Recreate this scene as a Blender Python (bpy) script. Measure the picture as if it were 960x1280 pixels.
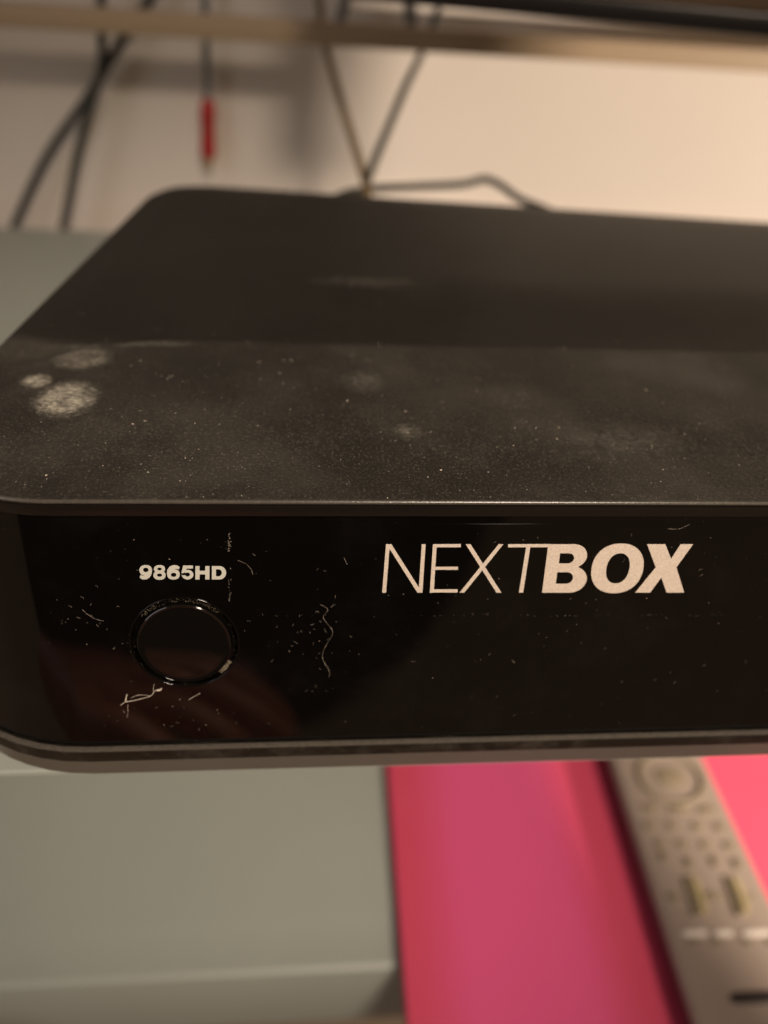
import bpy, bmesh, math, random
from mathutils import Vector, Matrix
from mathutils.geometry import tessellate_polygon
R = math.radians
S = bpy.context.scene
for o in list(bpy.data.objects): bpy.data.objects.remove(o)

# ------------------------------------------------------------------ camera
AX = Vector((0.9961492, 0.00151794, 0.08766113))      # world axes seen from the camera (right, down, forward)
AY = Vector((-0.0679726, -0.61814501, 0.78311971))
AZ = Vector((0.05537602, -0.78606262, -0.61566148))
CP = Vector((-0.01179929, -0.10660542, 0.0814))
FPX = 924.0
right = Vector((AX.x, AY.x, AZ.x)); down = Vector((AX.y, AY.y, AZ.y)); fwd = Vector((AX.z, AY.z, AZ.z))
cd = bpy.data.cameras.new('camera'); cam = bpy.data.objects.new('camera', cd); S.collection.objects.link(cam)
rot = Matrix((right, -down, -fwd)).transposed()
cam.matrix_world = Matrix.Translation(CP) @ rot.to_4x4()
cd.sensor_fit = 'VERTICAL'; cd.sensor_height = 36; cd.sensor_width = 27
cd.lens = FPX / 1280 * 36
cd.clip_start = 0.004; cd.clip_end = 20
cd.dof.use_dof = True; cd.dof.focus_distance = 0.140; cd.dof.aperture_fstop = 6.2
S.camera = cam

# ------------------------------------------------------------------ room light and added lamps
W = bpy.data.worlds.new('World'); S.world = W; W.use_nodes = True
W.node_tree.nodes['Background'].inputs[0].default_value = (1.0, 0.62, 0.36, 1)
W.node_tree.nodes['Background'].inputs[1].default_value = 0.13
S.view_settings.view_transform = 'Standard'; S.view_settings.look = 'None'
S.view_settings.exposure = 0; S.view_settings.gamma = 1

def aim(o, target):
    o.rotation_euler = (Vector(target) - o.location).to_track_quat('-Z', 'Y').to_euler()
def lamp(name, kind, loc, target, power, color, **kw):
    l = bpy.data.lights.new(name, kind); l.energy = power; l.color = color
    for k, v in kw.items(): setattr(l, k, v)
    o = bpy.data.objects.new(name, l); S.collection.objects.link(o); o.location = loc; aim(o, target)
    return o
# unseen warm spot added at right; its cone rim draws the wall's shadow edge
WL = Vector((1.9, -0.70, -0.045)); edge = math.atan2(0.395 - WL.y, 0.006 - WL.x) - R(15)
lamp('wall_wash_spot', 'SPOT', WL, WL + Vector((math.cos(edge), math.sin(edge), 0)), 275, (1.0, 0.82, 0.66), spot_size=R(30), spot_blend=0.0, shadow_soft_size=0.016)
# second unseen warm spot added to brighten the folder right of the remote
lamp('folder_fill_spot', 'SPOT', (0.62, -0.35, 0.20), (0.307, 0.03, -0.27), 62, (1.0, 0.80, 0.62), spot_size=R(23), spot_blend=0.2, shadow_soft_size=0.02)
# unseen warm fill spot added in front of and above the box
lamp('front_fill_spot', 'SPOT', (0.22, -0.62, 0.62), (0.03, -0.0, -0.005), 45, (1.0, 0.83, 0.66), spot_size=R(33), spot_blend=0.85, shadow_soft_size=0.10)
# dim cooler area fill added out of view at the left front
lamp('cool_fill_area', 'AREA', (-0.88, -0.48, 0.42), (0.0, -0.02, -0.25), 1.85, (0.97, 0.95, 1.0), shape='RECTANGLE', size=0.5, size_y=0.7)

# ------------------------------------------------------------------ helpers
def ray(px, py):
    return (right * ((px - 480) / FPX) + down * ((py - 640) / FPX) + fwd)
def onplane(px, py, p0, n):
    d = ray(px, py); t = (Vector(p0) - CP).dot(n) / d.dot(n); return CP + d * t
def onY(px, py, Y): return onplane(px, py, (0, Y, 0), Vector((0, 1, 0)))
def onZ(px, py, Z): return onplane(px, py, (0, 0, Z), Vector((0, 0, 1)))

def link(name, me, mat=None, parent=None, smooth=None):
    o = bpy.data.objects.new(name, me); S.collection.objects.link(o)
    if mat: me.materials.append(mat)
    if parent: o.parent = parent
    if smooth is not None:
        for p in me.polygons: p.use_smooth = True
        me.set_sharp_from_angle(angle=R(smooth))
    return o
def mk(name, verts, faces, mat=None, parent=None, smooth=None):
    me = bpy.data.meshes.new(name); me.from_pydata([tuple(v) for v in verts], [], faces); me.validate(); me.update()
    bm = bmesh.new(); bm.from_mesh(me); bmesh.ops.recalc_face_normals(bm, faces=bm.faces); bm.to_mesh(me); bm.free()
    return link(name, me, mat, parent, smooth)
def frombm(name, bm, mat=None, parent=None, smooth=None):
    bmesh.ops.recalc_face_normals(bm, faces=bm.faces)
    me = bpy.data.meshes.new(name); bm.to_mesh(me); bm.free(); return link(name, me, mat, parent, smooth)
def tag(o, label=None, cat=None, group=None, kind=None):
    if label: o['label'] = label
    if cat: o['category'] = cat
    if group: o['group'] = group
    if kind: o['kind'] = kind
    return o
def empty(name, loc=(0, 0, 0), rot=None):
    o = bpy.data.objects.new(name, None); S.collection.objects.link(o); o.location = loc; o.empty_display_size = 0.02
    return o
def box_bm(bm, x0, x1, y0, y1, z0, z1, bevel=0, seg=2, M=None):
    r = bmesh.ops.create_cube(bm, size=1)
    for v in r['verts']:
        v.co = Vector((x0 + (v.co.x + .5) * (x1 - x0), y0 + (v.co.y + .5) * (y1 - y0), z0 + (v.co.z + .5) * (z1 - z0)))
    if bevel:
        es = list({e for v in r['verts'] for e in v.link_edges})
        rr = bmesh.ops.bevel(bm, geom=es, offset=bevel, segments=seg, affect='EDGES', profile=0.5)
        vs = list({v for f in rr['faces'] for v in f.verts} | {v for v in r['verts'] if v.is_valid})
    else: vs = r['verts']
    if M:
        for v in vs: v.co = M @ v.co
    return vs
def spline(pts, n):
    pts = [Vector(p) for p in pts]; out = []
    P = [pts[0] * 2 - pts[1]] + pts + [pts[-1] * 2 - pts[-2]]
    for i in range(1, len(P) - 2):
        for k in range(n):
            t = k / n
            a, b, c, d = P[i - 1], P[i], P[i + 1], P[i + 2]
            out.append(0.5 * ((2 * b) + (c - a) * t + (2 * a - 5 * b + 4 * c - d) * t * t + (3 * b - a - 3 * c + d) * t ** 3))
    out.append(pts[-1]); return out
def tube(verts, faces, pts, rad, ns=10):
    b = len(verts); n = len(pts); u = None
    rad = rad if isinstance(rad, (list, tuple)) else [rad] * n
    for i, p in enumerate(pts):
        t = (pts[min(i + 1, n - 1)] - pts[max(i - 1, 0)]).normalized()
        if u is None:
            u = t.orthogonal().normalized()
        u = (u - t * u.dot(t)).normalized(); w = t.cross(u)
        for k in range(ns):
            a = 2 * math.pi * k / ns; verts.append(p + (u * math.cos(a) + w * math.sin(a)) * rad[i])
    for i in range(n - 1):
        for k in range(ns):
            faces.append((b + i * ns + k, b + i * ns + (k + 1) % ns, b + (i + 1) * ns + (k + 1) % ns, b + (i + 1) * ns + k))
    faces.append(tuple(b + k for k in range(ns))[::-1]); faces.append(tuple(b + (n - 1) * ns + k for k in range(ns)))

# ------------------------------------------------------------------ materials
Z_LOW = -0.275; ZP = Z_LOW + .012
FO = Vector((onZ(484, 950, ZP).x, onZ(484, 950, ZP).y, Z_LOW))     # far left corner of the pink folder
class NT:
    def __init__(s, name):
        s.m = bpy.data.materials.new(name); s.m.use_nodes = True; s.t = s.m.node_tree; s.n = s.t.nodes
        s.b = s.n['Principled BSDF']; s._tc = None
    def add(s, ty, **kw):
        n = s.n.new(ty)
        for k, v in kw.items():
            if isinstance(k, str) and hasattr(n, k): setattr(n, k, v)
        return n
    def con(s, a, b): s.t.links.new(a, b)
    @property
    def co(s):
        if not s._tc: s._tc = s.add('ShaderNodeTexCoord')
        return s._tc.outputs['Object']
    def noise(s, scale, detail=3, rough=.5, vec=None, out='Fac'):
        n = s.add('ShaderNodeTexNoise'); n.inputs['Scale'].default_value = scale; n.inputs['Detail'].default_value = detail
        n.inputs['Roughness'].default_value = rough; s.con(vec or s.co, n.inputs['Vector']); return n.outputs[out]
    def math(s, op, a, b=None, c=None, clamp=False):
        n = s.add('ShaderNodeMath'); n.operation = op; n.use_clamp = clamp
        for i, v in enumerate((a, b, c)):
            if v is None: continue
            if isinstance(v, (int, float)): n.inputs[i].default_value = v
            else: s.con(v, n.inputs[i])
        return n.outputs[0]
    def ramp(s, v, a, b, c=0.0, d=1.0, smooth=True):
        n = s.add('ShaderNodeMapRange'); n.interpolation_type = 'SMOOTHSTEP' if smooth else 'LINEAR'; n.clamp = True
        for i, x in zip((1, 2, 3, 4), (a, b, c, d)): n.inputs[i].default_value = x
        s.con(v, n.inputs[0]); return n.outputs[0]
    def mix(s, f, a, b):
        n = s.add('ShaderNodeMix'); n.data_type = 'RGBA'
        if isinstance(f, (int, float)): n.inputs[0].default_value = f
        else: s.con(f, n.inputs[0])
        for i, v in ((6, a), (7, b)):
            if isinstance(v, tuple): n.inputs[i].default_value = (*v, 1)
            else: s.con(v, n.inputs[i])
        return n.outputs[2]
    def set(s, **kw):
        for k, v in kw.items():
            i = s.b.inputs[k.replace('_', ' ')]
            if isinstance(v, tuple): i.default_value = (*v, 1) if len(v) == 3 and i.type == 'RGBA' else v
            elif isinstance(v, (int, float)): i.default_value = v
            else: s.con(v, i)
        return s
    def bump(s, h, strength=.3, dist=.001):
        n = s.add('ShaderNodeBump'); n.inputs['Strength'].default_value = strength; n.inputs['Distance'].default_value = dist
        s.con(h, n.inputs['Height']); s.con(n.outputs[0], s.b.inputs['Normal']); return s
    def specks(s, scale, radius, keep, soft=.5):
        v = s.add('ShaderNodeTexVoronoi'); v.inputs['Scale'].default_value = scale; s.con(s.co, v.inputs['Vector'])
        sp = s.add('ShaderNodeSeparateColor'); s.con(v.outputs['Color'], sp.inputs[0])
        d = s.ramp(v.outputs['Distance'], radius * soft, radius, 1, 0)
        k = s.math('GREATER_THAN', sp.outputs[0], keep)
        return s.math('MULTIPLY', s.math('MULTIPLY', d, k), s.math('MULTIPLY_ADD', sp.outputs[1], .7, .3))
    def blob(s, cx, cy, rx, ry, soft=.45, ang=0, amp=.5, nscale=420):
        sep = s.add('ShaderNodeSeparateXYZ'); s.con(s.co, sep.inputs[0])
        x = s.math('SUBTRACT', sep.outputs[0], cx); y = s.math('SUBTRACT', sep.outputs[1], cy)
        x = s.math('DIVIDE', x, rx); y = s.math('DIVIDE', y, ry)
        d = s.math('SQRT', s.math('ADD', s.math('MULTIPLY', x, x), s.math('MULTIPLY', y, y)))
        n = s.noise(nscale, 5, .65)
        d = s.math('ADD', d, s.math('MULTIPLY', s.math('SUBTRACT', n, .5), amp * 2))
        return s.ramp(d, 1 - soft, 1 + soft * .4, 1, 0)

def plain(name, col, rough=.5, metal=0, var=.12, vscale=60, bump=None, spec=.5, coat=0):
    t = NT(name); n = t.noise(vscale, 4)
    a = tuple(c * (1 - var) for c in col); b = tuple(min(1, c * (1 + var)) for c in col)
    t.set(Base_Color=t.mix(n, a, b), Roughness=rough, Metallic=metal, Specular_IOR_Level=spec, Coat_Weight=coat)
    if bump: t.bump(t.noise(bump[0], 3), bump[1], bump[2])
    return t.m

def mat_cover():
    t = NT('textured_black_plastic')
    base = t.mix(t.noise(45, 4), (.006, .0053, .0042), (.010, .0090, .0074))
    sep0 = t.add('ShaderNodeSeparateXYZ'); t.con(t.co, sep0.inputs[0])
    wav = t.math('MULTIPLY_ADD', t.noise(60, 3), .004, sep0.outputs[1])
    lay = t.ramp(wav, .0645, .0700, 1, .17)      # dust tone full on the front zone, much weaker behind the step
    dustfilm = t.math('MULTIPLY', t.ramp(t.noise(28, 5, .6), .35, .75, .05, .24), lay)
    geo = t.add('ShaderNodeNewGeometry'); sn = t.add('ShaderNodeSeparateXYZ'); t.con(geo.outputs['Normal'], sn.inputs[0])
    up = t.ramp(sn.outputs[2], .35, .9, .06, 1)      # dust settles on faces that look upwards
    lay = t.math('MULTIPLY', lay, up)
    fine = t.math('MULTIPLY', t.ramp(t.noise(1900, 3, .7), .50, .74, 0, .42), lay)
    c = t.mix(t.math('ADD', dustfilm, fine, clamp=True), base, (.16, .145, .12))
    sp = t.specks(520, .070, .35)
    sp2 = t.specks(900, .12, .80)
    sp3 = t.specks(170, .05, .5)
    spk = t.math('MULTIPLY', t.math('MAXIMUM', t.math('MAXIMUM', sp, t.math('MULTIPLY', sp2, .8)), sp3), t.math('MAXIMUM', lay, .45))
    # finger marks left in the dust
    bl = None
    for a in ((-.0653, .0357, .0062, .0075, .5, .45, 1.0, 1000), (-.0735, .0432, .0032, .0032, .45, .35, .9, 900),
              (-.0665, .0545, .0066, .0058, .35, .25, .36, 500), (-.0015, .0457, .0046, .005, .8, .5, .16, 500),
              (.0068, .0245, .0030, .0028, .7, .5, .22, 900), (-.058, .0632, .016, .0022, .5, .4, .2, 500),
              (.033, .040, .008, .006, .9, .7, .08, 500), (.052, .022, .012, .007, .9, .7, .10, 500), (.002, .105, .016, .004, .9, .5, .12, 200)):
        b = t.math('MULTIPLY', t.blob(a[0], a[1], a[2], a[3], soft=a[4], amp=a[5], nscale=a[7]), a[6])
        bl = b if bl is None else t.math('MAXIMUM', bl, b)
    mp = t.add('ShaderNodeMapping'); mp.inputs['Scale'].default_value = (.38, 1, 1); mp.inputs['Rotation'].default_value = (0, 0, .25); t.con(t.co, mp.inputs[0])
    st = t.math('MULTIPLY', t.ramp(t.noise(1900, 4, .7, vec=mp.outputs[0]), .36, .66, .12, 1), t.ramp(t.noise(330, 3, .6), .30, .62, .35, 1))
    grain = t.math('MULTIPLY', bl, st)
    allm = t.math('MULTIPLY', t.math('MAXIMUM', spk, t.math('MULTIPLY', grain, 1.25), clamp=True), up)
    c = t.mix(allm, c, (.48, .45, .37))
    t.set(Base_Color=c, Roughness=t.math('MULTIPLY_ADD', allm, .3, .47), Specular_IOR_Level=.42)
    t.bump(t.math('ADD', t.noise(1150, 3, .6), t.math('MULTIPLY', spk, .8)), .9, .00030)
    return t.m
def mat_gloss():
    t = NT('gloss_black_plastic')
    haze = t.ramp(t.noise(60, 6, .65), .45, .8, 0, .05)
    sp = t.specks(380, .045, .72)
    sp2 = t.specks(1100, .10, .90)
    m = t.math('MAXIMUM', t.math('MULTIPLY', sp, .5), t.math('MULTIPLY', sp2, .22), clamp=True)
    c = t.mix(t.math('MAXIMUM', m, t.math('MULTIPLY', haze, .15)), (.0022, .0018, .0016), (.35, .31, .26))
    t.set(Base_Color=c, Roughness=t.math('MULTIPLY_ADD', haze, 1.2, .055), Specular_IOR_Level=.5)
    t.bump(t.noise(30, 2), .02, .001)
    return t.m
def mat_bezel():
    t = NT('worn_black_bezel_plastic')
    w = t.ramp(t.noise(160, 5, .7), .45, .8, 0, .22)
    sp = t.specks(800, .10, .75)
    m = t.math('MAXIMUM', w, sp)
    t.set(Base_Color=t.mix(m, (.010, .0078, .006), (.15, .13, .105)), Roughness=.30)
    t.bump(t.noise(1300, 2), .4, .00012); return t.m
def mat_wall():
    t = NT('cream_painted_wall')
    t.set(Base_Color=t.mix(t.noise(7, 4), (.69, .625, .555), (.75, .68, .605)), Roughness=.8)
    t.bump(t.noise(90, 5), .12, .001); return t.m
def mat_shelf():
    t = NT('grey_green_painted_board')
    n = t.noise(9, 5)
    t.set(Base_Color=t.mix(n, (.295, .318, .285), (.345, .370, .333)), Roughness=.42, Specular_IOR_Level=.5)
    t.bump(t.noise(220, 3), .06, .001); return t.m
def mat_pink():
    t = NT('pink_laminated_card')
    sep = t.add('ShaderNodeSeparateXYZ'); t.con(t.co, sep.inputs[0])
    # cool sheen painted into the card colour: soft magenta band between slanting lines
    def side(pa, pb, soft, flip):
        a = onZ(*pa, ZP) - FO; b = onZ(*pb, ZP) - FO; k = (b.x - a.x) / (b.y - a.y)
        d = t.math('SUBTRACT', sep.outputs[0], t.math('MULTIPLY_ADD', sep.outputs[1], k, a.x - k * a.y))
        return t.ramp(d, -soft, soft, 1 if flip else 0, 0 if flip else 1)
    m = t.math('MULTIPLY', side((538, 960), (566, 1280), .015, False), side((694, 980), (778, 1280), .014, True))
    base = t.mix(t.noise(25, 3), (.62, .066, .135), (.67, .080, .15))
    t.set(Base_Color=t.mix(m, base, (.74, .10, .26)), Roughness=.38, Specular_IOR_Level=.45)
    return t.m
def mat_magenta():
    return plain('magenta_sheen_card', (.70, .085, .19), .35, var=.05)  # painted sheen tone for the folder, not assigned to any part
def mat_letter():
    t = NT('champagne_foil_print')
    n = t.ramp(t.noise(2300, 3, .7), .40, .62)
    t.set(Base_Color=t.mix(n, (.60, .51, .43), (.71, .61, .515)), Roughness=.4, Metallic=.15)
    t.bump(t.noise(2500, 2), .4, .0001); return t.m
def mat_wood():
    t = NT('light_oak_rail')
    mp = t.add('ShaderNodeMapping'); mp.inputs['Scale'].default_value = (3, 60, 60); t.con(t.co, mp.inputs[0])
    n = t.noise(3, 6, .6, vec=mp.outputs[0])
    t.set(Base_Color=t.mix(n, (.37, .27, .165), (.44, .325, .21)), Roughness=.5); return t.m
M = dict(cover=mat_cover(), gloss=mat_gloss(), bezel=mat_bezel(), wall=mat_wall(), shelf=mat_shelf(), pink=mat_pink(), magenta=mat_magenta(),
         letter=mat_letter(), wood=mat_wood(),
         button=plain('black_button_plastic', (.004, .0034, .0028), .07, vscale=200), rim=plain('smooth_black_rim_plastic', (.008, .006, .0048), .24, bump=(700, .06, .0002)), ledge=plain('dusty_ledge_plastic', (.055, .046, .036), .7, var=.6, vscale=1100, bump=(1300, .5, .00015)), edge=plain('worn_shiny_edge', (.06, .052, .042), .28, var=.4, vscale=900, bump=(1600, .35, .0001)), white=plain('warm_white_print', (.50, .49, .43), .5, var=.06, vscale=900),
         chassis=plain('satin_grey_steel', (.20, .185, .16), .34, metal=.6, var=.08),
         blackc=plain('black_cable_sheath', (.030, .031, .024), .5), brownc=plain('brown_cable_sheath', (.20, .135, .06), .45),
         greyc=plain('grey_cable_sheath', (.16, .155, .15), .5), red=plain('red_plug_plastic', (.42, .018, .015), .4),
         gold=plain('gilt_plug_metal', (.62, .46, .24), .3, metal=.9),
         tv=plain('black_television_plastic', (.014, .011, .010), .35), tvscreen=plain('dark_television_glass', (.15, .10, .06), .5),
         remote=plain('taupe_silver_plastic', (.265, .220, .188), .42, metal=.25, var=.06, bump=(900, .15, .0002)),
         rdark=plain('black_remote_underside', (.012, .008, .008), .5), rbtn=plain('taupe_rubber_button', (.165, .135, .09), .6),
         ryel=plain('yellowish_rubber_button', (.30, .25, .13), .55), rwhite=plain('pale_button_print', (.50, .46, .42), .5),
         rubber=plain('black_rubber', (.02, .02, .02), .8), lint=plain('pale_dust_fibre', (.62, .52, .42), .8, vscale=900),
         dirt=plain('grey_brown_dirt', (.23, .19, .13), .85, vscale=2000, var=.5),
         jumper=plain('black_knitted_wool', (.008, .007, .007), .9), skin=plain('warm_skin', (.62, .22, .14), .5, var=.1))

# ------------------------------------------------------------------ setting
Z_UP = -0.0712      # top of the upper shelf board the box stands on
Z_LOW = -0.275      # top of the lower shelf
wy = 0.395
bm = bmesh.new(); box_bm(bm, -1.3, 1.6, wy, wy + .05, -.6, 1.0)
tag(frombm('wall', bm, M['wall']), kind='structure')

sh = empty('upper_shelf', (0, .1, Z_UP)); tag(sh, 'thin grey green shelf board that the black box stands on', 'shelf')
yl = onZ(20, 965, Z_UP).y
bm = bmesh.new(); box_bm(bm, -1.0, 1.2, yl - .1, .365 - .1, -.0022, 0, bevel=.0005)
frombm('board', bm, M['shelf'], sh)
ls = empty('lower_shelf', (0, .1, Z_LOW)); tag(ls, 'grey green lower shelf with rolled front edge under the pink folder', 'shelf')
ye1 = onZ(240, 1155, Z_LOW).y; ye2 = onZ(240, 1222, Z_LOW).y
prof = [(.36, 0), (ye1 + .001, 0), (ye1, -.0003), (ye2 + .006, -.0016), (ye2 + .0025, -.0019), (ye2 + .0008, -.0030), (ye2, -.0050), (ye2, -.06), (.36, -.06)]
v = []; f = []
for X in (-1.0, 1.2):
    for (y, z) in prof: v.append((X, y - .1, z))
n = len(prof)
for i in range(n): f.append((i, (i + 1) % n, n + (i + 1) % n, n + i))
f += [tuple(range(n)), tuple(range(n, 2 * n))[::-1]]
mk('board', v, f, M['shelf'], ls, smooth=25)

# wooden rail across the wall
def beam(name, pts, th, mat, parent=None, bev=.001):
    """box between two lower front points; th=(depth,height)"""
    a, b = Vector(pts[0]), Vector(pts[1]); x = (b - a).normalized(); up = Vector((0, 0, 1)); y = up.cross(x).normalized(); z = x.cross(y)
    Mx = Matrix((x, y, z)).transposed().to_4x4(); Mx.translation = a
    bm = bmesh.new(); box_bm(bm, 0, (b - a).length, 0, th[0], 0, th[1], bevel=bev, M=Mx); return frombm(name, bm, mat, parent, 30)
YR = .345
a = onY(0, 34, YR); b = onY(960, 91, YR); dlt = (b - a); 
rail = beam('wooden_rail', (a - dlt * 1.6, b + dlt * 1.6), (.010, .0105), M['wood'])
tag(rail, 'pale wooden rail running across the wall above the box, cables pass behind it', 'rail')

# television: only its lower edge comes into the picture
tv = empty('television', onY(700, 20, .24)); tag(tv, 'black television edge at the top right corner', 'television')
a = onY(480, 3, .25); b = onY(960, 48, .225); d = (b - a)
inv = Matrix.Translation(-tv.location)
def tvpart(name, a, b, th, mat, off, bev):
    o = beam(name, (a + off, b + off), th, mat, None, bev); o.data.transform(inv); o.parent = tv; return o
tvpart('lower_bezel', a - d * .12, b + d * 1.6, (.03, .008), M['tv'], Vector((0, 0, 0)), .0015)
tvpart('screen', a - d * .10, b + d * 1.58, (.02, .30), M['tvscreen'], Vector((0, .003, .0079)), .001)

# ------------------------------------------------------------------ cables
def cable(name, px, Y, rad, mat, label, cat='cable', group='cables hanging behind the box'):
    pts = [onY(p[0], p[1], p[2] if len(p) > 2 else Y) for p in px]
    c = pts[-1]; v = []; f = []
    tube(v, f, [p - c for p in spline(pts, 6)], rad, 10)
    o = mk(name, v, f, mat, None, 60); o.location = c; tag(o, label, cat, group); return o
YC = .378
cable('cable', [(118, -120), (126, -20), (127, 35), (128, 75), (117, 118), (100, 178), (86, 250), (74, 308), (66, 345, YC + .003), (60, 420, YC+.003)], YC, .0024, M['blackc'],
      'black cable on the left crossing in front of the other, hanging nearly straight down')
cable('cable', [(215, -60), (186, 0), (158, 38), (132, 85), (107, 124), (60, 192), (27, 260), (8, 306), (-8, 345), (-30, 420)], YC + .006, .0024, M['blackc'],
      'leftmost black cable, slanting down to the lower left behind the shelf')
cable('cable', [(395, -40, .366), (402, 30, .366), (408, 60, .364), (425, 122, .33), (441, 175, .30), (455, 222, .27), (459, 240, .245), (461, 262, .235)], .3, .0021, M['brownc'],
      'brown cable running down to the back edge of the box')
cable('cable', [(560, -40, .366), (548, 10, .366), (527, 66, .364), (507, 108, .33), (482, 168, .30), (464, 212, .275), (457, 240, .25), (455, 262, .24)], .3, .0020, M['blackc'],
      'black cable slanting down from the right to meet the brown cable at the box')
cable('cable', [(400, 262, .235), (425, 245, .24), (452, 238, .25), (480, 235, .26), (530, 233, .275), (580, 230, .28), (606, 224, .28), (626, 232, .275), (650, 249, .265), (684, 263, .25), (712, 280, .235)], .3, .0018, M['blackc'],
      'thin black cable lying bent behind the top edge of the box')
cable('cable', [(516, -50, .365), (512, 0, .365), (515, 36, .365), (520, 60, .365)], .365, .0034, M['greyc'], 'short grey cable piece seen above the rail beside the television')
cable('cable', [(440, -50, .37), (432, 0, .37), (425, 30, .37)], .37, .0030, M['greyc'], 'faint grey cable above the rail at the edge of the wall shadow')
# red phono plug on a grey lead
rp = empty('phono_lead', onY(260, 125, .386)); tag(rp, 'grey lead hanging down with a red plug and gilt tip', 'cable', 'cables hanging behind the box')
def lathe_path(name, pxs, rads, mat, ns=16):
    pts = [onY(p[0], p[1], .386) - rp.location for p in pxs]; v = []; f = []
    tube(v, f, pts, rads, ns); return mk(name, v, f, mat, rp, 40)
lathe_path('lead', [(254, -60), (257, 0), (258, 40), (259, 90), (260, 128)], [.0019] * 5, M['greyc'])
lathe_path('plug', [(260, 124), (260, 128), (260, 150), (260.5, 152), (260.5, 185), (261, 194), (261, 197)], [.0028, .0042, .0044, .0038, .0044, .0044, .0036], M['red'])
lathe_path('tip', [(261, 196), (261, 205), (261, 206), (261, 214)], [.0028, .0028, .0014, .0012], M['gold'])

# ------------------------------------------------------------------ set-top box
def outline_pts(r1=.030, r2=.022, seg=14):
    """rounded plan outline: list of (point, normal); starts at the front-left tangent"""
    C = [(Vector((-.0929, 0)), r1), (Vector((.3100, 0)), r1), (Vector((.296, .1698)), r2), (Vector((-.0732, .2052)), r2)]
    out = []
    n = len(C)
    for i in range(n):
        P, r = C[i]; A = (C[i - 1][0] - P).normalized(); B = (C[(i + 1) % n][0] - P).normalized()
        ang = math.acos(A.dot(B)); cen = P + (A + B).normalized() * (r / math.sin(ang / 2))
        t = r / math.tan(ang / 2); p0 = P + A * t; p1 = P + B * t
        a0 = math.atan2(*(p0 - cen).yx); a1 = math.atan2(*(p1 - cen).yx)
        while a1 < a0: a1 += 2 * math.pi
        for k in range(seg + 1):
            a = a0 + (a1 - a0) * k / seg; nn = Vector((math.cos(a), math.sin(a))); out.append((cen + nn * r, nn))
    return out
OL = outline_pts()
SEG = 14; iF0 = SEG; iF1 = SEG + 1      # front straight runs between these two outline points
stb = empty('set_top_box', (.1, .09, Z_UP)); tag(stb, 'dusty black cable television box with gloss front, round button and pale lettering', 'cable box')
OFF = Vector((.1, .09, Z_UP))
def loops(name, prof, mat, cap_top=False, cap_bot=False, smooth=35, skip_front=None):
    v = []; f = []; n = len(OL)
    for (o, z) in prof:
        for (p, nn) in OL: q = p + nn * o; v.append(Vector((q.x, q.y, z)) - OFF)
    for j in range(len(prof) - 1):
        for i in range(n):
            if skip_front is not None and i == iF0 and j in skip_front: continue
            f.append((j * n + i, j * n + (i + 1) % n, (j + 1) * n + (i + 1) % n, (j + 1) * n + i))
    if cap_top: f.append(tuple(range(n)))
    if cap_bot: f.append(tuple((len(prof) - 1) * n + i for i in range(n))[::-1])
    return mk(name, v, f, mat, stb, smooth)

# top cover
def htop(x, y):
    # front zone gently sloping, a step line, a shallow trough behind it, then the flat rear
    xl = x + .087; yc = .0650 - .0150 * (x - .1) * .12
    if xl < .045: yc -= .020 * (1 - max(0, xl) / .045) ** 2.2
    e = y - yc
    if e < -.03: h = -.0006 * max(0, min(1, (-e - .03) / .03))
    elif e < 0: h = 0
    elif e < .0018: h = -.0016 * (e / .0018)
    elif e < .045: u = (e - .0018) / .0432; h = -.0016 + .0026 * (u * u * (3 - 2 * u))
    else: h = .0010
    edge = 1.0
    xr = .30
    dx = min(1, max(0, (x - (-.0929 + y * .096)) / .012)); dy = min(1, max(0, y / .006)); db = min(1, max(0, (.2052 - .0965 * (x + .0732) - y) / .012))
    edge = dx * dx * (3 - 2 * dx) * dy * (db * db * (3 - 2 * db)) * min(1, max(0, (xr - x) / .01))
    return h * edge
INS = -.0007
in_pts = [(p + nn * INS) for p, nn in OL]
def xext(y):
    xs = []
    n = len(in_pts)
    for i in range(n):
        a, b = in_pts[i], in_pts[(i + 1) % n]
        if (a.y - y) * (b.y - y) <= 0 and abs(a.y - b.y) > 1e-9:
            xs.append(a.x + (b.x - a.x) * (y - a.y) / (b.y - a.y))
    return min(xs), max(xs)
ymin = min(p.y for p in in_pts); ymax = max(p.y for p in in_pts)
ys = sorted({round(p.y, 7) for p in in_pts} | {ymin + (ymax - ymin) * k / 60 for k in range(1, 60)} | {.050 + k * .0005 for k in range(50)})
ys = [y for i, y in enumerate(ys) if i == 0 or y - ys[i - 1] > 1e-6]
NX = 120; v = []; f = []
for y in ys:
    yy = min(max(y, ymin + 1e-8), ymax - 1e-8); a, b = xext(yy)
    for k in range(NX + 1):
        u = k / NX; x = a + (b - a) * u; v.append(Vector((x, y, htop(x, y))) - OFF)
for j in range(len(ys) - 1):
    for k in range(NX): f.append((j * (NX + 1) + k, j * (NX + 1) + k + 1, (j + 1) * (NX + 1) + k + 1, (j + 1) * (NX + 1) + k))
nb = len(v); nO = len(OL)
cprof = [(-.0007, 0), (-.0004, -.00006), (-.00014, -.00026), (0, -.00060), (0, -.00085), (-.0003, -.00098), (-.0003, -.00115), (.00005, -.00130), (.00010, -.00150), (.00010, -.00335), (-.00015, -.00354), (-.006, -.00354)]
for (o, z) in cprof:
    for (p, nn) in OL: q = p + nn * o; v.append(Vector((q.x, q.y, z)) - OFF)
for j in range(len(cprof) - 1):
    for i in range(nO): f.append((nb + j * nO + i, nb + j * nO + (i + 1) % nO, nb + (j + 1) * nO + (i + 1) % nO, nb + (j + 1) * nO + i))
cover = mk('top_cover', v, f, M['cover'], stb, 40)
cover.location = (0, 0, 0)
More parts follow.
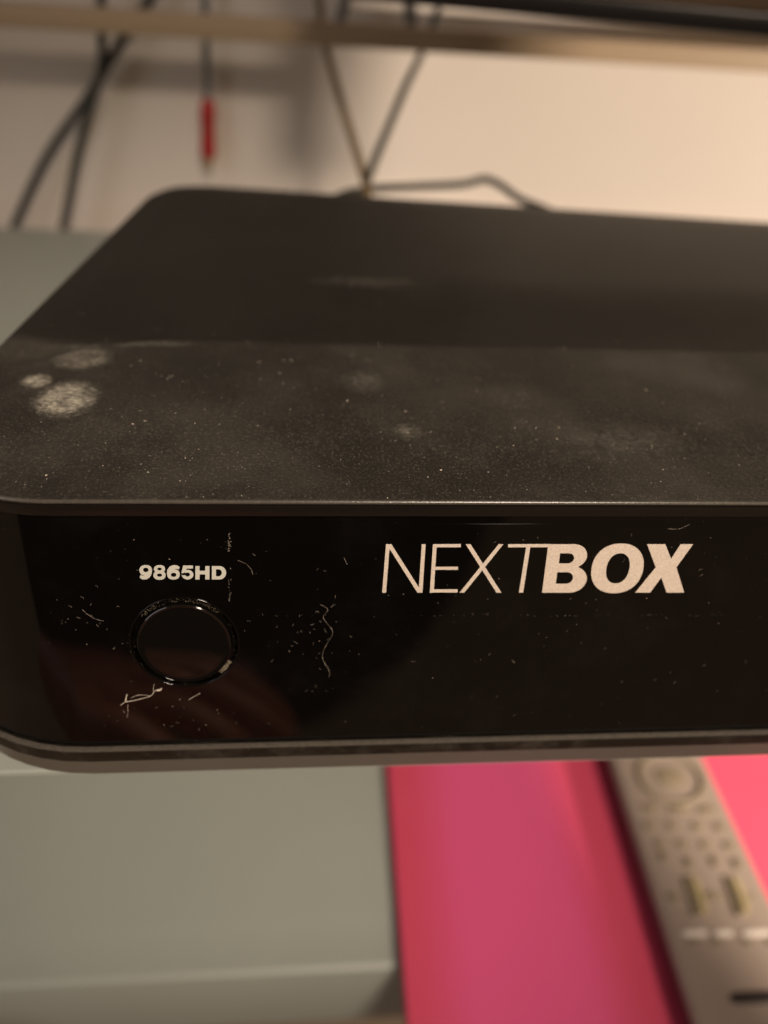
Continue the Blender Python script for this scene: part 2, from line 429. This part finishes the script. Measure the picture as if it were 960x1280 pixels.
# the cover's texture is laid out in box coordinates measured from the front-left origin
cover.data.transform(Matrix.Translation(OFF)); cover.location = -OFF
cover.data.materials.append(M['edge']); cover.data.materials.append(M['rim'])
for p in cover.data.polygons:
    c = p.center
    if -.0012 < c.z < -.00001 and abs(p.normal.z) < .97 and c.z > -.00062 and p.area < 1e9 and min(p.vertices) >= nb: p.material_index = 1
    elif min(p.vertices) >= nb and abs(p.normal.z) < .97: p.material_index = 2

# front panel, leaning back
TILT = R(13.5); FT = Vector((0, .001, -.00394)); FB_z = -.05554; ln = (FT.z - FB_z) / math.cos(TILT)
eU = Vector((0, math.sin(TILT), math.cos(TILT))); eX = Vector((1, 0, 0)); eN = Vector((0, -math.cos(TILT), math.sin(TILT)))
def F(px, py): 
    p = onplane(px, py, FT, eN) - FT; return Vector((p.dot(eX), p.dot(eU)))
def FW(uv, h=0): return FT + eX * uv[0] + eU * uv[1] + eN * h
oT = -.001; oB = .01139 
bc = F(231, 804); br = (F(290, 804) - F(172, 804)).length / 2
x0 = OL[iF0][0].x; x1 = OL[iF1][0].x
v = []; f = []; n = len(OL)
for (o, z) in ((oT - .003, FT.z + .0003), (oT, FT.z), (oB, FB_z), (oB - .003, FB_z - .0002)):
    for (p, nn) in OL: q = p + nn * o; v.append(Vector((q.x, q.y, z)))
for j in range(3):
    for i in range(n):
        if i == iF0 and j == 1: continue
        f.append((j * n + i, j * n + (i + 1) % n, (j + 1) * n + (i + 1) % n, (j + 1) * n + i))
HR = br * 1.14; NH = 72
hole = [FW((bc.x + HR * math.cos(2 * math.pi * k / NH), bc.y + HR * math.sin(2 * math.pi * k / NH))) for k in range(NH)]
outer = [v[2 * n + iF0], v[2 * n + iF1], v[n + iF1], v[n + iF0]]
oi = [2 * n + iF0, 2 * n + iF1, n + iF1, n + iF0]
base = len(v); v += hole
alli = oi + list(range(base, base + NH))
loc2 = lambda P: Vector(((P - FT).dot(eX), (P - FT).dot(eU), 0))
for t in tessellate_polygon([[loc2(P) for P in outer], [loc2(P) for P in hole]]): f.append(tuple(alli[i] for i in t))
# recess wall and floor of the button well
for (r, h) in ((HR - .00015, -.00018), (HR - .0002, -.0022)):
    b0 = len(v)
    v += [FW((bc.x + r * math.cos(2 * math.pi * k / NH), bc.y + r * math.sin(2 * math.pi * k / NH)), h) for k in range(NH)]
    for k in range(NH): f.append((b0 - NH + k, b0 - NH + (k + 1) % NH, b0 + (k + 1) % NH, b0 + k))
f.append(tuple(range(b0, b0 + NH)))
front = mk('front_panel', [p - OFF for p in v], f, M['gloss'], stb, 25)

def disc(name, prof, mat, parent, cen=bc, ns=96, smooth=35):
    v = []; f = []
    for (r, h) in prof:
        for k in range(ns): a = 2 * math.pi * k / ns; v.append(FW((cen.x + r * math.cos(a), cen.y + r * math.sin(a)), h) - OFF)
    for j in range(len(prof) - 1):
        for k in range(ns): f.append((j * ns + k, j * ns + (k + 1) % ns, (j + 1) * ns + (k + 1) % ns, (j + 1) * ns + k))
    f.append(tuple((len(prof) - 1) * ns + k for k in range(ns)))
    return mk(name, v, f, mat, parent, smooth)
dp = [(br, -.0021), (br, .0001), (br * .995, .00038), (br * .975, .00052), (br * .95, .00048)]
for k in range(9): u = .93 * (1 - k / 9); dp.append((br * u, .00046 + .00018 * (1 - (u / .93) ** 2)))
btn = disc('power_button', dp, M['button'], stb)
# thin bright lip round the well
v = []; f = []
pts = [FW((bc.x + (HR + .00012) * math.cos(2 * math.pi * k / 96), bc.y + (HR + .00012) * math.sin(2 * math.pi * k / 96)), .00002) - OFF for k in range(97)]
tube(v, f, pts, .00016, 8); mk('button_rim', v, f, M['gloss'], stb, 60)

# lower bezel and chassis
zB = FB_z
bz = loops('lower_bezel', [(oB - .0032, zB - .0009), (oB + .00035, zB - .0009), (oB + .0004, zB - .00008), (oB + .0005, zB), (oB + .0012, zB - .00003), (oB + .00148, zB - .00014), (oB + .0016, zB - .00040), (oB + .00160, zB - .00370), (oB + .0013, zB - .00385), (oB - .002, zB - .00385)], M['bezel'])
bz.data.materials.append(M['ledge']); bz.data.materials.append(M['edge'])
for p in bz.data.polygons:
    j = min(p.vertices) // len(OL)
    p.material_index = 1 if j in (2, 3, 4) else (2 if j == 5 else 0)
loops('chassis', [(oB - .002, zB - .0037), (oB + .0010, zB - .0038), (oB + .0009, zB - .0092), (oB + .0002, zB - .0098), (oB - .004, zB - .0098)], M['chassis'], cap_bot=True)
zbase = zB - .0098
for (x, y) in ((-.06, .02), (.27, .02), (.27, .15), (-.05, .17)):
    v = []; f = []
    tube(v, f, [Vector((x, y, Z_UP)) - OFF, Vector((x, y, Z_UP + .0008)) - OFF, Vector((x, y, zbase + .0001)) - OFF], [.006, .0066, .0066], 20)
    mk('rubber_foot', v, f, M['rubber'], stb, 40)

# ---- lettering: flat foil print on the gloss panel
LV = [0]
def flat(name, polys, mat, h=.00003, parent=front):
    """polys: list of (outer, [holes]) in face uv"""
    v = []; f = []
    for outer, holes in polys:
        LV[0] += 1; hh = h + (LV[0] % 7) * .000004
        lp = [[Vector((p[0], p[1], 0)) for p in outer]] + [[Vector((p[0], p[1], 0)) for p in hl] for hl in holes]
        b = len(v); flatp = [p for l in lp for p in l]
        v += [FW(p, hh) - OFF for p in flatp]
        f += [tuple(b + i for i in t) for t in tessellate_polygon(lp)]
        for l0, l in zip([sum(len(q) for q in lp[:i]) for i in range(len(lp))], lp):
            b2 = len(v); v += [FW(p, -.00001) - OFF for p in l]; m = len(l)
            f += [(b + l0 + i, b + l0 + (i + 1) % m, b2 + (i + 1) % m, b2 + i) for i in range(m)]
    return mk(name, v, f, mat, parent)
def G(x, y): return F(460 + x / 2.2857, 660 + y / 2.2857)       # logo sheet coordinates
def bar(x0, y0, x1, y1, w, g, horiz=False):
    """stroke with flat ends cut level (w = horizontal width) or, for horizontal bars, vertical thickness"""
    if horiz: return ([g(x0, y0 - w / 2), g(x1, y1 - w / 2), g(x1, y1 + w / 2), g(x0, y0 + w / 2)], [])
    return ([g(x0 - w / 2, y0), g(x0 + w / 2, y0), g(x1 + w / 2, y1), g(x1 - w / 2, y1)], [])
T, Bt = 46, 184.5
sk = lambda y: (184 - y) / 138
flat('letter', [bar(57, T, 46, Bt, 11, G), bar(159, T, 150, Bt, 11, G), bar(60, T, 148, Bt, 13.5, G)], M['letter'])
flat('letter', [bar(191, T, 182, Bt, 11, G), bar(186, T + 4.5, 265, T + 4, 9, G, True), bar(186, 115, 257, 114.5, 8.5, G, True), bar(178, Bt - 5, 256, Bt - 5, 9, G, True)], M['letter'])
flat('letter', [bar(286, T, 374, Bt, 14, G), bar(380, T, 268, Bt, 13.5, G)], M['letter'])
flat('letter', [bar(400, T + 4.5, 520, T + 4, 9, G, True), bar(459, T, 437, Bt, 12, G)], M['letter'])
def arcpts(cx, cy, rx, ry, a0, a1, n=16): return [(cx + rx * math.cos(R(a0 + (a1 - a0) * k / n)), cy - ry * math.sin(R(a0 + (a1 - a0) * k / n))) for k in range(n + 1)]
def shear(pts, y0=184.5, s=.13): return [G(x + (y0 - y) * s, y) for x, y in pts]
# B
Bo = [(497, 184.5), (497, 46)] + [(560, 46)] + arcpts(572, 80, 40, 34, 90, -62, 16) + arcpts(574, 147, 46, 37.5, 62, -90, 16) 
flat('letter', [(shear(Bo), [shear([(534, 72), (534, 101)] + arcpts(560, 86.5, 16, 14.5, -90, 90, 10)), shear([(533, 126), (533, 159)] + arcpts(562, 142.5, 18, 16.5, -90, 90, 10))])], M['letter'])
# O
def ell(cx, cy, rx, ry, n=48, p=2.2):
    o = []
    for k in range(n):
        a = 2 * math.pi * k / n; c, s = math.cos(a), math.sin(a)
        o.append((cx + rx * math.copysign(abs(c) ** (2 / p), c), cy - ry * math.copysign(abs(s) ** (2 / p), s)))
    return o
flat('letter', [(shear(ell(702, 115, 74, 71), s=.15), [shear(ell(702, 115, 33, 43), s=.17)])], M['letter'])
# X
Xb = [(797, 46), (851, 46), (871, 91), (905, 46), (957 - 28, 46), (884, 112), (910, 184.5), (857, 184.5), (841, 141), (808, 184.5), (764, 184.5), (825, 108)]
Xb = [(797, 46), (849, 46), (866, 88), (893, 46), (929, 46), (881, 112), (903, 184.5), (853, 184.5), (838, 141), (806, 184.5), (763, 184.5), (822, 112)]
flat('letter', [([G(*p) for p in Xb], [])], M['letter'])

# model number: px sheet coordinates of the button close-up (5.333 x)
def G2(x, y): return F(140 + x / 5.3333, 680 + y / 5.3333)
def g2(pts, s=0): return [G2(x + (235 - y) * s, y) for x, y in pts]
flat('character', [(g2(ell(225, 175, 42, 35, p=2.3)), [g2(ell(226, 172, 18, 15))]),
                   (g2([(268, 180), (262, 205), (250, 224), (228, 236), (200, 235), (185, 224), (190, 207), (208, 212), (222, 210), (232, 200), (240, 180)]), [])], M['white'])
flat('character', [(g2(ell(317, 166, 37, 26)), [g2(ell(317, 166, 15, 9))]), (g2(ell(317, 208, 41, 30)), [g2(ell(317, 207, 17, 11))])], M['white'])
flat('character', [(g2(ell(410, 202, 42, 34, p=2.3)), [g2(ell(411, 205, 18, 14))]),
                   (g2([(366, 200), (369, 172), (384, 150), (408, 140), (435, 142), (451, 154), (446, 168), (428, 165), (412, 167), (402, 176), (394, 198)]), [])], M['white'])
flat('character', [(g2([(474, 143), (540, 143), (540, 163), (498, 163), (493, 178), (478, 194), (463, 194)]), []),
                   (g2([(466, 176)] + [(504 + 39 * math.cos(R(a)), 204 - 32 * math.sin(R(a))) for a in range(135, -205, -15)] + [(464, 208), (490, 208)] + [(503 + 16 * math.cos(R(a)), 203 - 14 * math.sin(R(a))) for a in range(-165, 140, 15)]), [])], M['white'])
flat('character', [(g2([(556, 147), (584, 147), (584, 178), (622, 178), (622, 147), (650, 147), (650, 236), (622, 236), (622, 202), (584, 202), (584, 236), (556, 236)]), [])], M['white'])
flat('character', [(g2([(666, 236), (666, 147), (710, 147)] + arcpts(716, 191.5, 45, 44.5, 85, -85, 14) + [(710, 236)]), [g2([(693, 168), (693, 215), (708, 215)] + arcpts(712, 191.5, 20, 23.5, -80, 80, 8) + [(708, 168)])])], M['white'])

# ---- thin clear film edge on the panel: dusty hairlines
def hair(name, pxs, rad, mat, jit=0.0, parent=front, h=.00004, seed=1):
    rnd = random.Random(seed); v = []; f = []
    pts = [FW(F(*p) + Vector((rnd.gauss(0, jit), rnd.gauss(0, jit))), h) - OFF for p in pxs]
    pts = [p + Vector((rnd.gauss(0, 1), 0, rnd.gauss(0, 1))) * .00003 for p in spline(pts, 5)]; tube(v, f, pts, [rad * .8 * rnd.uniform(.2, 1.2) for _ in pts], 5); return mk(name, v, f, mat, parent)
v = []; f = []
filmpoly = [F(287, 654), F(2300, 640), F(2300, 735), F(287, 770)]
flat('clear_film', [([F(287, 655), Vector((x1, F(287, 655).y)), Vector((x1, F(287, 770).y)), F(287, 770)], [])], M['gloss'], h=.000012)

# ---- lint and dust fibres
rnd = random.Random(7)
def fibres(n, area, L, rad, seed, hfun):
    r = random.Random(seed); v = []; f = []
    for _ in range(n):
        px, py = area(r); c = F(px, py); a = r.uniform(0, math.pi * 2); pts = []; p = Vector(c); l = L * r.uniform(.3, 1.2); k = 7; bend = r.gauss(0, .38)
        for i in range(k): pts.append(FW(p, hfun(r)) - OFF); a += bend + r.gauss(0, .25); p = p + Vector((math.cos(a), math.sin(a))) * (l / k)
        tube(v, f, pts, rad * r.uniform(.5, 1.2), 4)
    return v, f
def area1(r):
    q = r.random()
    if q < .30: return r.gauss(395, 30), r.gauss(790, 40)
    if q < .45: return r.gauss(235, 50), r.gauss(890, 20)
    if q < .6: return r.gauss(115, 25), r.gauss(760, 30)
    return r.uniform(90, 940), r.uniform(665, 900)
rnd_len = .0009
v, f = fibres(120, area1, rnd_len, .0000095, 3, lambda r: .00005 + r.random() * .00012)
v2, f2 = fibres(34, lambda r: (r.uniform(80, 940), r.uniform(660, 905)), .00030, .00003, 4, lambda r: .00004)
v3, f3 = fibres(60, lambda r: (286.5 + r.gauss(0, .8), r.choice([r.uniform(666, 690), r.uniform(725, 757)])), .0003, .000014, 5, lambda r: .00004)
v4, f4 = fibres(70, lambda r: (r.uniform(300, 955), 769.5 + r.gauss(0, .4)), .0006, .0000045, 6, lambda r: .00003)
for (a, b) in ((v2, f2), (v3, f3), (v4, f4)):
    k = len(v); v += a; f += [tuple(i + k for i in q) for q in b]
tag(mk('dust_fibres', v, f, M['lint'], front), kind='stuff')
hair('lint', [(103, 762), (110, 768), (116, 772), (124, 775), (130, 776)], .000022, M['lint'], seed=3)
hair('lint', [(400, 755), (410, 762), (404, 772), (416, 790), (407, 808), (403, 822), (411, 838), (412, 846)], .000026, M['lint'], seed=4)
hair('lint', [(297, 700), (308, 705), (314, 712), (316, 718)], .000025, M['lint'], seed=5)
hair('lint', [(835, 661), (848, 661), (856, 658), (863, 655)], .000022, M['lint'], seed=6)
hair('lint', [(430, 697), (432, 702), (434, 706)], .00002, M['lint'], seed=8)
# the big lint strand under the button
v = []; f = []
for pts, r_ in (([(151, 881), (157, 877), (168, 875), (180, 872), (189, 869), (193, 864), (196, 862), (202, 861)], .00007), ([(157, 877), (158, 871), (159, 868)], .00013),
                ([(164, 872), (170, 869), (178, 868), (187, 869)], .00004), ([(192, 864), (192, 858), (193, 855)], .00004), ([(196, 863), (201, 862), (202, 860)], .00012), ([(160, 880), (160, 890), (159, 896)], .00003),
                ([(236, 874), (243, 870), (250, 866)], .00004)):
    P = spline([FW(F(*p), .00015) - OFF for p in pts], 5); rr = random.Random(len(pts))
    tube(v, f, P, [r_ * rr.uniform(.5, 1.2) for _ in P], 6)
mk('lint', v, f, M['lint'], front)
# dirt caught in the button well
v = []; f = []; rr = random.Random(12)
def dirtarc(a0, a1, n, s, rmin, rmax):
    for _ in range(n):
        a = R(rr.uniform(a0, a1)); r_ = br * rr.uniform(rmin, rmax); c = FW((bc.x + r_ * math.cos(a), bc.y + r_ * math.sin(a)), rr.uniform(-.0004, .00005)) - OFF
        b = len(v); q = s * rr.uniform(.4, 1.3)
        for d in ((1, 0, 0), (-1, 0, 0), (0, 1, 0), (0, -1, 0), (0, 0, 1), (0, 0, -1)): v.append(c + Vector(d) * q * rr.uniform(.6, 1.4))
        for t in ((0, 2, 4), (2, 1, 4), (1, 3, 4), (3, 0, 4), (2, 0, 5), (1, 2, 5), (3, 1, 5), (0, 3, 5)): f.append(tuple(b + i for i in t))
dirtarc(-48, -28, 150, .00010, 1.02, 1.10); dirtarc(40, 140, 160, .00006, 1.03, 1.12); dirtarc(165, 215, 50, .00005, 1.14, 1.19); dirtarc(0, 360, 100, .00004, 1.02, 1.14)
tag(mk('dirt', v, f, M['dirt'], btn), kind='stuff')
# raised dust grains lying on the cover
v = []; f = []; rr = random.Random(22)
for _ in range(650):
    x = rr.uniform(-.085, .12); y = abs(rr.gauss(0, .035)) + .001
    if y > .12: continue
    c = Vector((x, y, htop(x, y) + .00003)); b = len(v); q = .00006 * rr.lognormvariate(0, .45); st = rr.uniform(.5, 2.4); an = rr.uniform(0, 3.14)
    for d in ((st, 0, 0), (-st, 0, 0), (0, 1, 0), (0, -1, 0), (0, 0, .8), (0, 0, -.8)):
        w = Vector((d[0] * math.cos(an) - d[1] * math.sin(an), d[0] * math.sin(an) + d[1] * math.cos(an), d[2])); v.append(c + w * q)
    for t in ((0, 2, 4), (2, 1, 4), (1, 3, 4), (3, 0, 4), (2, 0, 5), (1, 2, 5), (3, 1, 5), (0, 3, 5)): f.append(tuple(b + i for i in t))
dg = mk('dust_grains', v, f, M['lint'], cover); tag(dg, kind='stuff')

# ------------------------------------------------------------------ pink folder
ZP = Z_LOW + .012
A0 = onZ(484, 950, ZP); A1 = onZ(510, 1285, ZP)
fo = empty('folder', (A0.x, A0.y, Z_LOW)); tag(fo, 'bright pink card folder lying on the lower shelf under the remote', 'folder')
dirv = (A0 - A1).normalized(); ex = Vector((dirv.y, -dirv.x, 0))
Mf = Matrix((ex, dirv, Vector((0, 0, 1)))).transposed().to_4x4(); Mf.translation = Vector((A0.x, A0.y, Z_LOW)) - Vector(fo.location)
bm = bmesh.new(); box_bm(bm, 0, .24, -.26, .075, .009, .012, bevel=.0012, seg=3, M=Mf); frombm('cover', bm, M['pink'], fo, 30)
bm = bmesh.new(); box_bm(bm, .003, .238, -.257, .072, .0008, .0089, M=Mf); frombm('pages', bm, M['rwhite'], fo)
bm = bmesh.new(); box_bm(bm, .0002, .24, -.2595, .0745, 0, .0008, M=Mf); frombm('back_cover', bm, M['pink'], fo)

# ------------------------------------------------------------------ remote control
ZR = ZP + .019
L0 = onZ(765, 950, ZR); L1 = onZ(870, 1280, ZR); R0 = onZ(880, 945, ZR); R1 = onZ(958, 1110, ZR)
ry = (L0 - L1).normalized(); rx = Vector((ry.y, -ry.x, 0))
ry2 = (R0 - R1).normalized(); ry = (ry + ry2).normalized(); rx = Vector((ry.y, -ry.x, 0))
cenT = (L0 + R0) / 2
re = empty('remote_control', (cenT.x, cenT.y, ZP)); tag(re, 'silver taupe remote control with small buttons lying on the pink folder', 'remote')
org = Vector((cenT.x, cenT.y, ZR))
def rl(px, py, h=0):
    p = onZ(px, py, ZR) - org; return Vector((p.dot(rx), p.dot(ry)))
wL = rl(765, 950).x; wR = rl(880, 945).x; wL2 = rl(870, 1280).x; yb = rl(870, 1280).y
yR2 = rl(958, 1110); 
def rw(x, y, z): return rx * x + ry * y + Vector((0, 0, z + (ZR - ZP)))
def rwid(y):
    k = y / yb if yb else 0
    return wL + (wL2 - wL) * k, wR + (yR2.x - wR) * (y / yR2.y)
yt, ybm = .045, yb - .05
def rprof(name, prof, mat, smooth=40):
    v = []; f = []; rows = [yt - .006 * (1 - math.cos(R(a))) for a in (0,)]
    ysr = [yt, yt - .001, yt - .004, yt - .010, 0, -.04, yb, ybm + .012, ybm + .004, ybm]
    shr = [.012, .008, .004, 0, 0, 0, 0, .0005, .005, .012]
    m = len(prof)
    for y, s in zip(ysr, shr):
        a, b = rwid(y)
        for (u, ins, z) in prof: v.append(rw((a + s + ins) if u == 0 else (b - s - ins), y, z))
    for j in range(len(ysr) - 1):
        for i in range(m): f.append((j * m + i, j * m + (i + 1) % m, (j + 1) * m + (i + 1) % m, (j + 1) * m + i))
    f += [tuple(range(m)), tuple((len(ysr) - 1) * m + i for i in range(m))[::-1]]
    return mk(name, v, f, mat, re, smooth)
rprof('upper_shell', [(0, .0030, 0), (0, .0012, -.0006), (0, 0, -.0025), (0, 0, -.0045), (1, 0, -.0045), (1, 0, -.0025), (1, .0012, -.0006), (1, .0030, 0)], M['remote'])
rprof('lower_shell', [(0, .0004, -.0046), (0, .002, -.013), (0, .006, -.0188), (1, .006, -.0188), (1, .002, -.013), (1, .0004, -.0046)], M['rdark'])
def rbutton(name, px, py, wpx, hpx, mat, hgt=.0012, ang=0, bev=.0005):
    c = rl(px, py); s = (onZ(px + 1, py, ZR) - onZ(px, py, ZR)).length; s2 = (onZ(px, py + 1, ZR) - onZ(px, py, ZR)).length
    w = wpx * s / 2; h = hpx * s2 / 2
    v = []; f = []; n = 20; ring = []
    for z, k in ((-.0003, 1), (hgt * .7, 1), (hgt, .86)):
        for p in ell(0, 0, w * k, h * k, n, 3.2): v.append(rw(c.x + p[0], c.y + p[1], z))
    for j in range(2):
        for i in range(n): f.append((j * n + i, j * n + (i + 1) % n, (j + 1) * n + (i + 1) % n, (j + 1) * n + i))
    f.append(tuple(2 * n + i for i in range(n))); return mk(name, v, f, mat, re, 45)
# navigation ring
c = rl(838, 973); s = (onZ(839, 973, ZR) - onZ(838, 973, ZR)).length; rr_ = 38 * s
v = []; f = []
tube(v, f, [rw(c.x + rr_ * math.cos(2 * math.pi * k / 48), c.y + rr_ * math.sin(2 * math.pi * k / 48) * .86, .0003) for k in range(49)], .0016, 8)
mk('navigation_ring', v, f, M['rbtn'], re, 60)
rbutton('button', 838, 972, 34, 22, M['rbtn'], .0010)
for x, y, w in ((814, 1011, 22), (848, 1013, 24), (884, 1013, 24)): rbutton('button', x, y, w, 8, M['rbtn'])
for x, y in ((812, 1033), (841, 1033), (872, 1034), (900, 1035), (825, 1056), (853, 1056), (882, 1057), (911, 1058)): rbutton('button', x, y, 13, 9, M['rbtn'])
for x, y in ((829, 1072), (861, 1080), (893, 1078), (921, 1081)): rbutton('button', x, y, 9, 14, M['rbtn'])
def rocker(pts, mat, wid, name='rocker_button', z=.0005):
    v = []; f = []
    P = [rl(*p) for p in pts]; P = [rw(p.x, p.y, z) for p in P]; tube(v, f, spline(P, 4), wid, 8); mk(name, v, f, mat, re, 60)
rocker([(855, 1098), (862, 1120), (868, 1146)], M['rbtn'], .0013); rocker([(866, 1100), (873, 1120), (880, 1142)], M['ryel'], .0020)
rocker([(907, 1098), (915, 1120), (923, 1146)], M['rbtn'], .0013); rocker([(917, 1100), (925, 1120), (932, 1142)], M['ryel'], .0020)
for x, y, w in ((892, 1121, 22), (934, 1123, 20), (842, 1122, 14)): rbutton('button', x, y, w, 9, M['rbtn'])
for x, w in ((868, 32), (904, 24), (945, 36), (985, 28)): rbutton('button', x, 1167 , w, 7, M['rwhite'], .0009)
for x in (866, 897, 935, 965): rbutton('button', x, 1178, 13, 6, M['rbtn'])
rbutton('badge', 944, 1247, 66, 15, M['rdark'], .0005)

# ------------------------------------------------------------------ the photographer's hand, seen only as a reflection in the gloss front
def hand():
    pe = empty('person', (-.12, -.20, -.13)); tag(pe, 'person in a dark jumper reaching a hand towards the box, reflected in its gloss front', 'person')
    me = bpy.data.meshes.new('hand')
    V = [(0, 0, 0), (0, -.05, -.01), (0, -.12, -.02)]; E = [(0, 1), (1, 2)]; Rd = [.030, .026, .024]
    def chain(start, pts, rads):
        i = start
        for p, r in zip(pts, rads): V.append(p); Rd.append(r); E.append((i, len(V) - 1)); i = len(V) - 1
    for k, (x, l) in enumerate(((-.030, .8), (-.010, .95), (.010, 1.0), (.030, .88))):
        chain(0, [(x, .030, .004), (x * 1.1, .055 * l + .008, .006), (x * 1.1, .078 * l + .006, -.004), (x * 1.05, .090 * l + .004, -.016)], [.0115, .0095, .0085, .007])
    chain(0, [(.036, -.004, -.006), (.056, .018, -.012), (.066, .040, -.014)], [.014, .011, .009])
    KH = 1.15; V = [(x * KH, y * KH, z * KH) for x, y, z in V]; Rd = [r * KH for r in Rd]
    me.from_pydata(V, E, []); o = link('hand', me, M['skin'], pe); o.location = (-.012, .004, -.002); o.rotation_euler = (R(4), R(6), R(-66))
    m = o.modifiers.new('skin', 'SKIN'); 
    for i, r in enumerate(Rd): me.skin_vertices[0].data[i].radius = (r, r * .8)
    me.skin_vertices[0].data[0].use_root = True
    o.modifiers.new('smooth', 'SUBSURF').levels = 2; o.modifiers[-1].render_levels = 2
    v = []; f = []; n = 24
    rows = 14
    for j in range(rows + 1):
        a = math.pi * j / rows; z = -math.cos(a)
        for k in range(n):
            b = 2 * math.pi * k / n; v.append(Vector((-.06 + .32 * math.sin(a) ** .7 * math.cos(b), -.26 + .12 * math.sin(a) ** .7 * math.sin(b) , .10 + .26 * z)))
    for j in range(rows):
        for k in range(n): f.append((j * n + k, j * n + (k + 1) % n, (j + 1) * n + (k + 1) % n, (j + 1) * n + k))
    mk('dark_jumper', v, f, M['jumper'], pe, 60)
    return pe, o
pe, ho = hand()
